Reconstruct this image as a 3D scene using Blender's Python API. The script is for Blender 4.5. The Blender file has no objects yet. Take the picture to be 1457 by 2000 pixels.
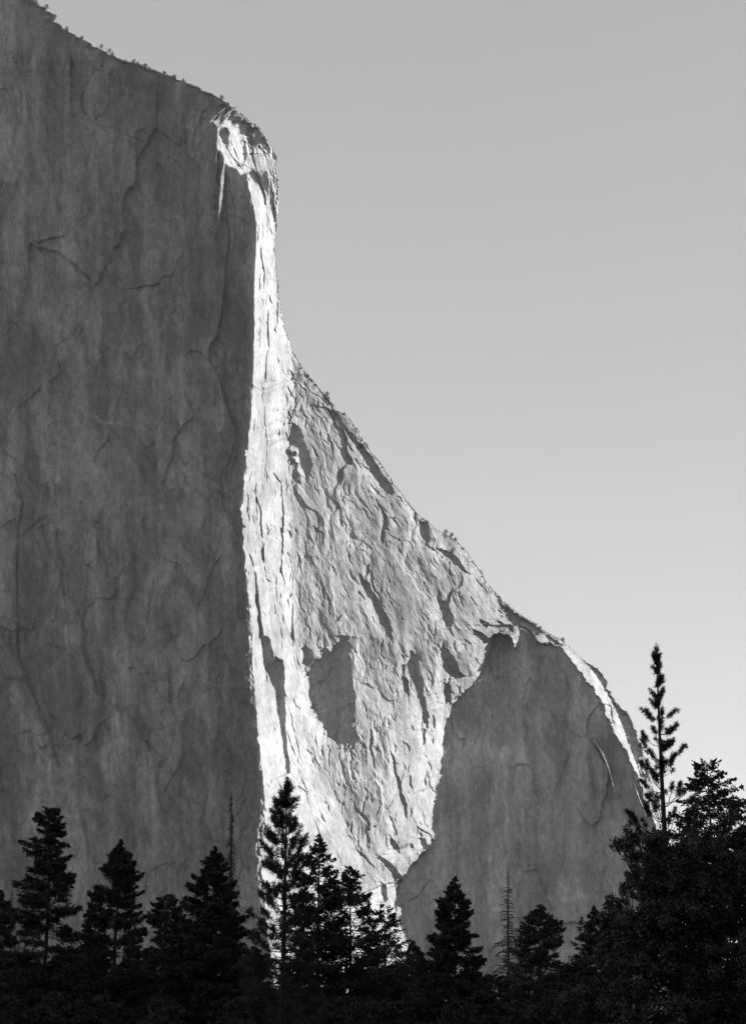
import bpy, math
import numpy as np

# ------------------------------------------------------------------ camera, sky, sun, exposure
S = bpy.context.scene
HAZE = 1.6e-5
COL = S.collection
FOC, CX, CY = 3606.0, 728.5, 1000.0
PITCH = math.radians(15.0)
CP, SP = math.cos(PITCH), math.sin(PITCH)
CAMZ = 1.7
cam_data = bpy.data.cameras.new('camera')
cam_data.sensor_fit = 'VERTICAL'
cam_data.sensor_height = 24.0
cam_data.lens = 24.0 * FOC / 2000.0
cam_data.clip_start = 0.5
cam_data.clip_end = 60000.0
cam = bpy.data.objects.new('camera', cam_data)
cam.location = (0, 0, CAMZ)
cam.rotation_euler = (math.pi / 2 + PITCH, 0, 0)
COL.objects.link(cam)
S.camera = cam

SUN = np.array([0.91, -0.18, 0.375]); SUN /= np.linalg.norm(SUN)
SUN_EL = math.asin(SUN[2]); SUN_AZ = math.atan2(SUN[0], SUN[1])
world = bpy.data.worlds.new('World'); S.world = world; world.use_nodes = True
nt = world.node_tree; nt.nodes.clear()
sky = nt.nodes.new('ShaderNodeTexSky'); sky.sky_type = 'NISHITA'; sky.sun_disc = False
sky.sun_elevation = SUN_EL; sky.sun_rotation = SUN_AZ
sky.altitude = 1200; sky.air_density = 1.0; sky.dust_density = 0.7; sky.ozone_density = 1.0
sep = nt.nodes.new('ShaderNodeSeparateColor')
m1 = nt.nodes.new('ShaderNodeMath'); m1.operation = 'MULTIPLY'; m1.inputs[1].default_value = 0.15
m2 = nt.nodes.new('ShaderNodeMath'); m2.operation = 'MULTIPLY_ADD'; m2.inputs[1].default_value = 0.45
m3 = nt.nodes.new('ShaderNodeMath'); m3.operation = 'MULTIPLY_ADD'; m3.inputs[1].default_value = 0.40
bg = nt.nodes.new('ShaderNodeBackground'); bg.inputs[1].default_value = 0.140
wo = nt.nodes.new('ShaderNodeOutputWorld')
L = nt.links
L.new(sky.outputs[0], sep.inputs[0])            # black and white film: one grey from the three channels
L.new(sep.outputs[0], m1.inputs[0]); L.new(sep.outputs[1], m2.inputs[0]); L.new(m1.outputs[0], m2.inputs[2])
L.new(sep.outputs[2], m3.inputs[0]); L.new(m2.outputs[0], m3.inputs[2])
pw = nt.nodes.new('ShaderNodeMath'); pw.operation = 'POWER'; pw.inputs[1].default_value = 0.61
L.new(m3.outputs[0], pw.inputs[0]); L.new(pw.outputs[0], bg.inputs[0]); L.new(bg.outputs[0], wo.inputs[0])
sl = bpy.data.lights.new('sun', 'SUN'); sl.energy = 4.95; sl.angle = math.radians(0.5); sl.color = (1, 1, 1)
so = bpy.data.objects.new('sun', sl)
from mathutils import Vector
so.rotation_euler = Vector(SUN).to_track_quat('Z', 'Y').to_euler()
so.location = (300, -300, 400)
COL.objects.link(so)
S.view_settings.view_transform = 'Standard'; S.view_settings.look = 'None'
S.view_settings.exposure = 1.15; S.view_settings.gamma = 1.0
S.cycles.max_bounces = 4; S.cycles.diffuse_bounces = 3

# ------------------------------------------------------------------ helpers
def at(u, v, Y):
    """direction (u, v) of the survey picture, met at world depth Y"""
    xn = (u - CX) / FOC; yn = (CY - v) / FOC
    ry = CP - yn * SP; rz = SP + yn * CP
    return Y * xn / ry, Y, CAMZ + Y * rz / ry

def ss(a, b, x):
    t = np.clip((x - a) / (b - a), 0, 1); return t * t * (3 - 2 * t)

def tag(o, label=None, cat=None, group=None, kind=None):
    if label: o['label'] = label
    if cat: o['category'] = cat
    if group: o['group'] = group
    if kind: o['kind'] = kind
    return o

def empty(name, loc):
    o = bpy.data.objects.new(name, None); o.location = loc; o.empty_display_size = 0.5
    COL.objects.link(o); return o

def mesh_obj(name, V, F, mat, parent=None, smooth=False):
    V = np.ascontiguousarray(V, dtype=np.float32); F = np.ascontiguousarray(F, dtype=np.int32)
    k = F.shape[1]
    me = bpy.data.meshes.new(name)
    me.vertices.add(len(V)); me.vertices.foreach_set('co', V.ravel())
    me.loops.add(F.size); me.loops.foreach_set('vertex_index', F.ravel())
    me.polygons.add(len(F)); me.polygons.foreach_set('loop_start', np.arange(0, F.size, k, dtype=np.int32))
    if smooth: me.polygons.foreach_set('use_smooth', np.ones(len(F), dtype=bool))
    me.update(calc_edges=True)
    me.materials.append(mat)
    o = bpy.data.objects.new(name, me); COL.objects.link(o)
    if parent is not None: o.parent = parent
    return o

# ------------------------------------------------------------------ numpy noise
def _hash(ix, iy, seed):
    h = (ix.astype(np.uint32) * np.uint32(374761393) + iy.astype(np.uint32) * np.uint32(668265263)
         + np.uint32(seed * 974711 & 0xffffffff))
    h = (h ^ (h >> np.uint32(13))) * np.uint32(1274126177)
    h = h ^ (h >> np.uint32(16))
    return h
def _rnd(ix, iy, seed):
    return (_hash(ix, iy, seed) & np.uint32(0xffffff)).astype(np.float32) / np.float32(0xffffff)

def vn(x, y, seed):
    """smooth gradient noise, about -1..1"""
    x0 = np.floor(x); y0 = np.floor(y)
    fx = (x - x0).astype(np.float32); fy = (y - y0).astype(np.float32)
    ix = x0.astype(np.int64); iy = y0.astype(np.int64)
    ux = fx * fx * fx * (fx * (fx * 6 - 15) + 10); uy = fy * fy * fy * (fy * (fy * 6 - 15) + 10)
    def g(i, j):
        a = _rnd(ix + i, iy + j, seed) * np.float32(2 * np.pi)
        return np.cos(a) * (fx - i) + np.sin(a) * (fy - j)
    a = g(0, 0); b = g(1, 0); c = g(0, 1); d = g(1, 1)
    return 1.5 * ((a + (b - a) * ux) * (1 - uy) + (c + (d - c) * ux) * uy)

def fbm(x, y, seed, octaves=4, gain=0.5):
    r = 0; a = 1.0
    for i in range(octaves):
        r = r + a * vn(x * 2 ** i, y * 2 ** i, seed + i * 17); a *= gain
    return r

def facets(x, y, seed, tilt=1.0, step=0.0):
    """broken plates: every cell is its own tilted plane (with its own step), plus distance to the joint"""
    x0 = np.floor(x).astype(np.int64); y0 = np.floor(y).astype(np.int64)
    d1 = np.full(x.shape, 9e9, np.float32); d2 = np.full(x.shape, 9e9, np.float32)
    val = np.zeros(x.shape, np.float32)
    for j in (-1, 0, 1):
        for i in (-1, 0, 1):
            cx = x0 + i; cy = y0 + j
            px = cx + _rnd(cx, cy, seed); py = cy + _rnd(cx, cy, seed + 1)
            dx = (x - px).astype(np.float32); dy = (y - py).astype(np.float32)
            d = dx * dx + dy * dy
            h = (tilt * ((_rnd(cx, cy, seed + 2) - .5) * 2 * dx + (_rnd(cx, cy, seed + 3) - .5) * 2 * dy)
                 + step * (_rnd(cx, cy, seed + 4) - .5))
            near = d < d1
            d2 = np.where(near, d1, np.minimum(d2, d))
            val = np.where(near, h, val)
            d1 = np.where(near, d, d1)
    return val, np.sqrt(d2) - np.sqrt(d1)

def blur1(a, s, axis):
    n = int(3 * s); k = np.exp(-0.5 * (np.arange(-n, n + 1) / s) ** 2); k /= k.sum()
    pad = [(0, 0), (0, 0)]; pad[axis] = (n, n)
    b = np.pad(a, pad, mode='edge'); out = np.zeros_like(a)
    for i, w in enumerate(k):
        out += w * (b[i:i + a.shape[0], :] if axis == 0 else b[:, i:i + a.shape[1]])
    return out

# ------------------------------------------------------------------ materials
def mat_simple(name, val, rough=0.9, noise_scale=None, lo=0.7, hi=1.3, stretch=(1, 1, 1), trans=0.0):
    m = bpy.data.materials.new(name); m.use_nodes = True
    n = m.node_tree.nodes; l = m.node_tree.links
    b = n['Principled BSDF']; b.inputs['Roughness'].default_value = rough
    b.inputs['Specular IOR Level'].default_value = 0.15
    if noise_scale:
        tc = n.new('ShaderNodeTexCoord'); mp = n.new('ShaderNodeMapping'); mp.inputs['Scale'].default_value = stretch
        no = n.new('ShaderNodeTexNoise'); no.inputs['Scale'].default_value = noise_scale; no.inputs['Detail'].default_value = 6
        mr = n.new('ShaderNodeMapRange'); mr.inputs[1].default_value = 0.3; mr.inputs[2].default_value = 0.7
        mr.inputs[3].default_value = val * lo; mr.inputs[4].default_value = val * hi
        l.new(tc.outputs['Object'], mp.inputs[0]); l.new(mp.outputs[0], no.inputs[0])
        l.new(no.outputs[0], mr.inputs[0]); l.new(mr.outputs[0], b.inputs['Base Color'])
    else:
        b.inputs['Base Color'].default_value = (val, val, val, 1)
    return m

M_NEEDLE = mat_simple('needles', 0.065, 0.8, 1.5, 0.6, 1.4)
M_LEAF = mat_simple('leaves', 0.065, 0.7, 2.0, 0.6, 1.4)
M_BARK = mat_simple('bark', 0.055, 0.95, 6.0, 0.5, 1.5, (1, 1, 0.2))
M_GREY = mat_simple('weathered_wood', 0.09, 0.95, 6.0, 0.6, 1.4, (1, 1, 0.2))
M_GROUND = mat_simple('forest_floor', 0.06, 1.0, 0.05, 0.6, 1.4)

def rock_material():
    m = bpy.data.materials.new('granite'); m.use_nodes = True
    n = m.node_tree.nodes; l = m.node_tree.links
    b = n['Principled BSDF']; b.inputs['Roughness'].default_value = 0.95
    b.inputs['Specular IOR Level'].default_value = 0.1
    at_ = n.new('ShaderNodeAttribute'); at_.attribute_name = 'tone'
    tc = n.new('ShaderNodeTexCoord')
    mp = n.new('ShaderNodeMapping'); mp.inputs['Scale'].default_value = (1, 1, 0.65)
    no = n.new('ShaderNodeTexNoise'); no.inputs['Scale'].default_value = 0.28; no.inputs['Detail'].default_value = 8
    no.inputs['Roughness'].default_value = 0.68
    mr = n.new('ShaderNodeMapRange'); mr.inputs[1].default_value = 0.25; mr.inputs[2].default_value = 0.75
    mr.inputs[3].default_value = 0.72; mr.inputs[4].default_value = 1.28
    mu = n.new('ShaderNodeMath'); mu.operation = 'MULTIPLY'
    bp = n.new('ShaderNodeBump'); bp.inputs['Strength'].default_value = 0.5; bp.inputs['Distance'].default_value = 1.2
    no2 = n.new('ShaderNodeTexNoise'); no2.inputs['Scale'].default_value = 0.45; no2.inputs['Detail'].default_value = 9
    no2.inputs['Roughness'].default_value = 0.7
    l.new(tc.outputs['Object'], mp.inputs[0]); l.new(mp.outputs[0], no.inputs[0]); l.new(mp.outputs[0], no2.inputs[0])
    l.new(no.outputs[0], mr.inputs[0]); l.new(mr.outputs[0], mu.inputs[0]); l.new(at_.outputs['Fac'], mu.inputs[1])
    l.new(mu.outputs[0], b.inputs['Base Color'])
    l.new(no2.outputs[0], bp.inputs['Height']); l.new(bp.outputs[0], b.inputs['Normal'])
    return m
M_ROCK = rock_material()

# ------------------------------------------------------------------ the cliff
D0 = 1700.0
PX = 0.48                                     # metres of depth per survey unit
U0, U1, V0, V1 = -200, 1400, -95, 1990
us = np.arange(U0, U1, dtype=np.float32); vs = np.arange(V0, V1, dtype=np.float32)
UU, VV = np.meshgrid(us, vs)
KS = 0.18 / 0.91                              # how fast a sun ray comes forward going right
KZ = 0.41                                     # how fast it climbs

SKY = [(-200,-92),(-40,-45),(40,-10),(70,5),(85,14),(100,25),(112,42),(125,55),(145,66),(165,78),(195,94),(210,106),(240,116),
 (270,127),(300,137),(320,146),(340,151),(375,167),(392,173),(400,178),(430,193),(448,206),(460,214),(475,227),(490,240),(504,249),(515,262),
 (530,285),(540,306),(539,330),(543,360),(544,395),(541,430),(538,460),(536,490),(539,520),(542,545),(545,560),(543,570),(546,590),(550,615),
 (557,642),(564,665),(572,688),(585,712),(594,725),(612,745),(622,756),(640,775),(650,790),(653,800),(668,806),(676,812),(688,823),(700,842),(703,852),
 (716,870),(726,884),(740,902),(752,917),(765,938),(778,955),(790,973),(803,990),(815,1003),(827,1012),(835,1018),(845,1028),(860,1038),(880,1050),
 (893,1060),(905,1072),(918,1088),(929,1106),(940,1118),(949,1136),(965,1154),(975,1166),(985,1178),(1000,1188),(1010,1197),(1027,1208),(1040,1214),
 (1058,1229),(1072,1236),(1090,1248),(1110,1261),(1125,1277),(1140,1290),(1155,1299),(1168,1307),(1180,1322),(1184,1332),(1186,1345),
 (1195,1356),(1203,1370),(1210,1382),(1216,1387),(1225,1391),(1232,1402),(1238,1420),(1246,1436),(1250,1455),(1257,1473),(1263,1492),(1270,1520),
 (1276,1545),(1290,1620),(1310,1720),(1340,1850),(1370,1990)]
SKY = np.array(SKY, float)
def xsky(v):
    v = np.asarray(v, float)
    return (np.interp(v, SKY[:, 1], SKY[:, 0]) + (1 + 1.6 * (v < 250)) * (2.3 * vn(v / 11.0, v * 0 + .5, 91) + 1.4 * np.round(1.6 * vn(v / 4.1, v * 0 + .5, 92))))
def curve(pts):
    p = np.array(pts, float); return lambda v: np.interp(v, p[:, 0], p[:, 1])
NOSE = curve([(-95,600),(195,520),(205,440),(222,426),(236,414),(248,426),(290,424),(297,432),(318,440),(326,446),(331,480),(400,497),(450,503),(490,500),(530,499),(560,496),(600,497),(650,497),(720,496),
  (800,492),(840,489),(860,484),(930,480),(1000,472),(1060,476),(1100,481),(1150,486),(1200,491),(1235,496),(1242,486),(1300,495),(1400,502),(1500,510),(1560,519),
  (1600,518),(1640,511),(1700,514),(1800,520),(1990,545)])
STRIP = curve([(-95,700),(180,560),(300,545),(600,552),(700,570),(760,574),(800,573),(850,561),(900,560),(1000,568),(1100,567),(1200,568),(1260,574),
  (1350,582),(1420,592),(1480,612),(1550,645),(1620,680),(1680,720),(1740,755),(1800,775),(1990,800)])
SHADE = curve([(-95,2200),(1150,2200),(1200,1400),(1243,961),(1270,958),(1300,950),(1330,925),(1350,905),(1380,880),(1420,868),(1480,862),(1540,858),(1600,851),
  (1650,845),(1665,825),(1690,802),(1720,778),(1750,775),(1800,790),(1840,797),(1990,815)])
RIDGE = curve([(-95,2200),(1200,1300),(1250,1088),(1262,1090),(1285,1108),(1318,1136),(1350,1160),(1405,1188),(1455,1212),(1500,1236),(1555,1256),(1610,1278),(1700,1290),(1990,1345)])
RIDGE2 = curve([(-95,2300),(1200,1300),(1262,1112),(1290,1138),(1320,1162),(1350,1181),(1402,1207),(1455,1226),(1500,1242),(1555,1264),(1610,1284),(1700,1303),(1990,1365)])

W1 = fbm(UU / 90, VV / 130, 3, 3); W2 = fbm(UU / 90, VV / 130, 11, 3)
wob = 2.2 * fbm(UU / 14, VV / 22, 21, 3) + 1.0 * fbm(UU / 4.5, VV / 9, 23, 2)      # raggedness of every traced edge
wov = 3.0 * fbm(UU / 9, VV / 26, 25, 3)

n_ = NOSE(VV + wov) + (0.9 + 1.6 * ss(780, 900, VV)) * wob - 2.5 * ss(.3, 1, fbm(UU / 5, VV / 30, 27, 3)) * ss(780, 900, VV); st = STRIP(VV) + 6 * W1; sh = SHADE(VV) + wob; rd = RIDGE(VV) + .6 * wob; rd2 = RIDGE2(VV) + .5 * wob
def smooth1(f, sg):
    v = np.arange(V0 - 400, V1 + 400.0); a = f(v); k = np.exp(-.5 * (np.arange(-int(3 * sg), int(3 * sg) + 1) / sg) ** 2); k /= k.sum()
    a = np.convolve(np.pad(a, int(3 * sg), mode='edge'), k, mode='valid'); return np.interp(vs, v, a)[:, None]
NS = smooth1(NOSE, 32); SS = smooth1(STRIP, 30)
SHX = curve([(-95,990),(1200,985),(1243,975),(1330,930),(1400,874),(1540,858),(1650,845),(1750,800),(1990,812)])
HS_ = smooth1(SHX, 25); RS = smooth1(RIDGE, 6); RS2 = smooth1(RIDGE2, 8)
low = ss(1170, 1290, VV)                       # the right-hand wall turns away only in its lower part
s_strip = np.clip((222 - .3 * (870 - SS)) / np.maximum(SS - NS, 30), .85, 1.8)
slope = s_strip + 0 * UU
def seg(a, val, w):                            # from curve a on, the wall turns to slope val
    global slope
    t = np.clip((UU - a) / w + .5, 0, 1); slope = slope * (1 - t) + val * t
seg(SS, 0.23 + 0.06 * W2, 26)
seg(HS_, 0.30 - 0.61 * low, 30)
seg(RS, 0.30 + 0.7 * ss(1325, 1420, VV), 5)
seg(RS2, 0.2 - .5 * low, 4)
cap = (1 - ss(0, 1, (VV - 325) / (14 + np.maximum(UU - 480, 0) * 2.2))) * ss(180, 215, VV)      # broken cap at the top of the nose
left_plane = -0.42 * (UU - 500)
right = np.cumsum(slope, axis=1)
j0 = np.clip((NS[:, 0] - U0).astype(int), 0, UU.shape[1] - 1)
right = right - right[np.arange(len(vs)), j0][:, None] - 0.42 * (NS - 500)
fr0 = (NS[:, 0] - U0) - j0
right = right - (fr0 * s_strip[:, 0])[:, None]
capf = -0.42 * (NOSE(vs)[:, None] - 500) + .66 * (UU - NOSE(vs)[:, None])
right = right * (1 - cap) + capf * cap
F = np.where(UU < n_, left_plane, right)
lean = np.interp(vs, [-95, 100, 300, 900, 1400, 1990], [70, 25, 0, -20, -45, -110])
F = F + lean[:, None]
F[:, UU[0] > 380] = blur1(F[:, UU[0] > 380], 1.0, 0)


# --- relief
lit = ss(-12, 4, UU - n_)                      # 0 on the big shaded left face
t_sky = np.clip((UU - st) / np.maximum(xsky(vs)[:, None] - st, 30), 0, 1)
onstrip = lit * (1 - ss(-10, 25, UU - st))
inshade = ss(-4, 10, UU - sh) * (1 - ss(-8, 2, UU - rd))
wall = lit * (1 - onstrip) * (1 - inshade)

def rot(a, su, sv, wu=0, wv=0):                # rotated, stretched, warped texture frame; a leans the grain to the right going down
    c, s = math.cos(a), math.sin(a)
    x = (UU + wu) * c - (VV + wv) * s; y = (UU + wu) * s + (VV + wv) * c
    return x / su, y / sv
R = np.zeros_like(F)
JOINT = np.zeros_like(F)
lean_w = ss(0.15, 0.85, t_sky)                # grain follows the skyline near the edge
rough = ss(-.35, .45, fbm(UU / 70, VV / 110, 71, 3)); rough2 = ss(-.3, .4, fbm(UU / 35, VV / 60, 72, 3))
for (su, sv, tl, stp, amp, sd) in [(90, 210, 18, 13, .55, 101), (34, 85, 5, 7, .55, 131), (13, 36, 2.2, 3.2, .8, 161), (5, 13, .9, 1.3, .9, 191)]:
    for ang, wgt in ((0.22, 1 - lean_w), (0.62, lean_w)):
        x, y = rot(ang, su, sv, 14 * W1 * su / 30 + .5 * wob, 16 * W2 * su / 30)
        val, e = facets(x, y, sd + int(ang * 100), tl * .8, stp * .45)
        md = {101: 1, 131: .3 + 1.0 * rough, 161: .05 + 1.3 * rough, 191: .12 + 1.2 * rough2}[sd]
        R += amp * wgt * val * wall * md
x, y = rot(0.3, 4, 11, 6 * W1, 0)
R += wall * 0.55 * fbm(x, y, 211, 4, .6) * (.3 + rough2)
x, y = rot(0.3, 26, 60, 10 * W1, 0)
R += wall * 2.4 * fbm(x, y, 212, 3, .5)
# the bright strip: long thin leaning flakes
stang = 0.07
for (su, sv, tl, stp, sd) in [(17, 150, 4, 8, 301), (8, 46, 2.2, 4.2, 311), (4, 17, 1.2, 1.9, 321)]:
    x = ((UU - NS) / np.maximum(SS - NS, 30) * 84 + 3 * W1 + .5 * wob) / su; y = (VV + 20 * W2) / sv
    val, e = facets(x, y, sd, tl, stp)
    R += onstrip * val * (1 if sd == 301 else .35 + .9 * rough2)
# shaded faces: calm sheets, corners and small roofs
shf = np.clip(1 - wall - onstrip, 0, 1)
for (su, sv, tl, stp, sd) in [(140, 380, 14, 2, 401), (60, 130, 6, 5.0, 411), (22, 80, 2.4, 4.0, 421), (8, 30, 1.1, 2.0, 441), (3.5, 12, .5, .7, 451)]:
    x, y = rot(0.03, su, sv, 14 * W1 + .5 * wob, 30 * W2)
    val, e = facets(x, y, sd, tl, stp)
    R += shf * val * (1 - .75 * inshade) * (1 if sd < 415 else .4 + .9 * rough) * ss(20, 130, xsky(vs)[:, None] - UU)
x, y = rot(0.02, 8, 60, 6 * W1, 0)
R += shf * 0.4 * fbm(x, y, 431, 4, .6)
R = R * (1 + 1.0 * cap * onstrip)
F = F + .35 * blur1(R, 3, 1)

def inside(poly, ragged=1.0):
    p = np.array(poly, float)
    X = UU + 1.7 * ragged * wob; Y = VV + 1.1 * ragged * wov
    m = np.zeros(UU.shape, bool)
    u0, u1 = p[:, 0].min() - 14, p[:, 0].max() + 14; v0, v1 = p[:, 1].min() - 18, p[:, 1].max() + 18
    a, b = max(int(v0 - V0), 0), min(int(v1 - V0), len(vs)); c, d = max(int(u0 - U0), 0), min(int(u1 - U0), len(us))
    x = X[a:b, c:d]; y = Y[a:b, c:d]; r = np.zeros(x.shape, bool)
    q = len(p)
    for i in range(q):
        x1, y1 = p[i]; x2, y2 = p[(i + 1) % q]
        if y1 == y2: continue
        r ^= ((y1 > y) != (y2 > y)) & (x < (x2 - x1) * (y - y1) / (y2 - y1) + x1)
    m[a:b, c:d] = r
    return m

def line_poly(pts, w):                        # a thin tapering sliver along a polyline
    p = np.array(pts, float); n = len(p)
    d = np.gradient(p, axis=0); d /= np.linalg.norm(d, axis=1)[:, None]
    nn = np.stack([-d[:, 1], d[:, 0]], 1)
    ww = w * np.sin(np.pi * (np.arange(n) + .5) / n) ** .6 / 2
    return np.vstack([p + nn * ww[:, None], (p - nn * ww[:, None])[::-1]])

# --- hollows whose right-hand rim keeps the low sun out
HS = int(KZ * (U1 - U0)) + 2
def shear(A, fill):
    out = np.full((A.shape[0] + HS, A.shape[1]), fill, np.float32)
    for c in range(A.shape[1]):
        s_ = KZ * c; k = int(s_); fr = s_ - k
        col = A[:, c]
        out[k:k + len(col), c] = (col * (1 - fr) + np.roll(col, 1) * fr) if A.dtype != bool else col
    return out
def unshear(A, n):
    out = np.zeros((n, A.shape[1]), np.float32)
    for c in range(A.shape[1]):
        s_ = KZ * c; k = int(s_); fr = s_ - k
        out[:, c] = A[k:k + n, c] * (1 - fr) + A[np.minimum(k + 1 + np.arange(n), A.shape[0] - 1), c] * fr
    return out

def hollow(mask, bulge=6.0, rise=0.5, shoulder=1.1, soft=7.0, even=False):
    global F
    mc = np.where(mask.any(axis=0))[0]
    if len(mc) == 0: return
    G = F + KS * UU
    Gs = shear(G, 1e4); Ms = shear(mask.astype(np.float32), 0) > .5
    N = Gs.copy(); n, w = Gs.shape
    ref = np.zeros(n, np.float32); run = np.zeros(n, np.float32); shd = np.full(n, -1e9, np.float32)
    LF = np.maximum.accumulate(np.where(Ms, -1, np.arange(w)[None]), axis=1)
    taper = .10 if even else .35
    LM = shear((UU < NS + 2).astype(np.float32), 0) > .5
    nx = np.clip(w - 1 - np.argmax(LM[:, ::-1], axis=1), 0, w - 1); ng = Gs[np.arange(n), nx]; slp = np.full(n, shoulder, np.float32)
    if even:                                   # one calm sheet: level the rim heights along the whole hollow
        last = w - 1 - np.argmax(Ms[:, ::-1], axis=1); has = Ms.any(axis=1); rr = np.where(has, Gs[np.arange(n), np.minimum(last + 1, w - 1)], np.nan)
        ii = np.arange(n); ok = has & (rr < 5e3); rr = np.interp(ii, ii[ok], rr[ok]); rm = rr.copy()
        for d_ in range(-22, 23): rm = np.maximum(rm, np.roll(rr, d_))
        kk = np.exp(-.5 * (np.arange(-75, 76) / 25.0) ** 2); kk /= kk.sum(); rm = np.convolve(np.pad(rm, 75, mode='edge'), kk, mode='valid')
    for x in range(min(mc.max() + 2, w - 2), -1, -1):
        m = Ms[:, x]; mr = Ms[:, x + 1]
        start = m & ~mr
        ref = np.where(start, Gs[:, x + 1] if not even else rm, ref)
        run = np.where(m, run + 1, 0)
        tgt = ref + 0.3 + np.minimum(np.minimum(run * rise, bulge), (x - LF[:, x]) * taper)
        tgt = np.where(m, np.maximum(tgt, Gs[:, x]), -1e9)
        slp = np.where(m, np.maximum(shoulder, (tgt - ng) / np.maximum(x - nx, 3)), slp)
        shd = np.where(m, tgt, shd - slp)
        N[:, x] = np.where(m, tgt, np.where(LM[:, x], Gs[:, x], np.maximum(Gs[:, x], shd)))
        if x < mc.min() - 160: break
    D = N - Gs; D[Gs > 5e3] = 0
    D = unshear(D, F.shape[0])
    Db = blur1(D[:, max(mc.min() - 170, 0):mc.max() + 3], soft, 0)
    E = D.copy(); E[:, max(mc.min() - 170, 0):mc.max() + 3] = Db
    mf = mask[:, max(mc.min() - 3, 0):mc.max() + 3].astype(np.float32); Di = D[:, max(mc.min() - 3, 0):mc.max() + 3]
    inner = blur1(Di * mf, 4, 0) / np.maximum(blur1(mf, 4, 0), 1e-3)
    D2 = D.copy(); D2[:, max(mc.min() - 3, 0):mc.max() + 3] = np.where(mf > .5, inner + .6, Di)
    big = 10 ** 5; cidx = np.arange(mask.shape[1])[None]
    lastm = np.maximum.accumulate(np.where(mask, cidx, -big), axis=1)
    nextm = np.minimum.accumulate(np.where(mask, cidx, big)[:, ::-1], axis=1)[:, ::-1]
    use = (nextm - cidx < 170) & ((nextm - cidx) < .6 * (cidx - lastm)) & ~mask & (UU >= NS)
    F = F + np.where(use, E, np.where(mask, D2, D))

def fin(mask, out=1.0, turn=1.0):
    """a flake standing proud of a shaded face so that it catches the sun"""
    global F
    mc = np.where(mask.any(axis=0))[0]
    G = F + KS * UU
    Gs = shear(G, 1e4); Ms = shear(mask.astype(np.float32), 0) > .5
    N = Gs.copy(); n, w = Gs.shape
    cm = np.minimum.accumulate(Gs[:, ::-1], axis=1)[:, ::-1]
    ref = np.zeros(n, np.float32); run = np.zeros(n, np.float32)
    for x in range(min(mc.max() + 2, w - 2), mc.min() - 2, -1):
        m = Ms[:, x]; start = m & ~Ms[:, x + 1]
        ref = np.where(start, cm[:, x + 1], ref); run = np.where(m, run + 1, 0)
        N[:, x] = np.where(m, ref - out - turn * run, Gs[:, x])
    D = N - Gs; D[Gs > 5e3] = 0
    F = F + unshear(D, F.shape[0])

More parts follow.
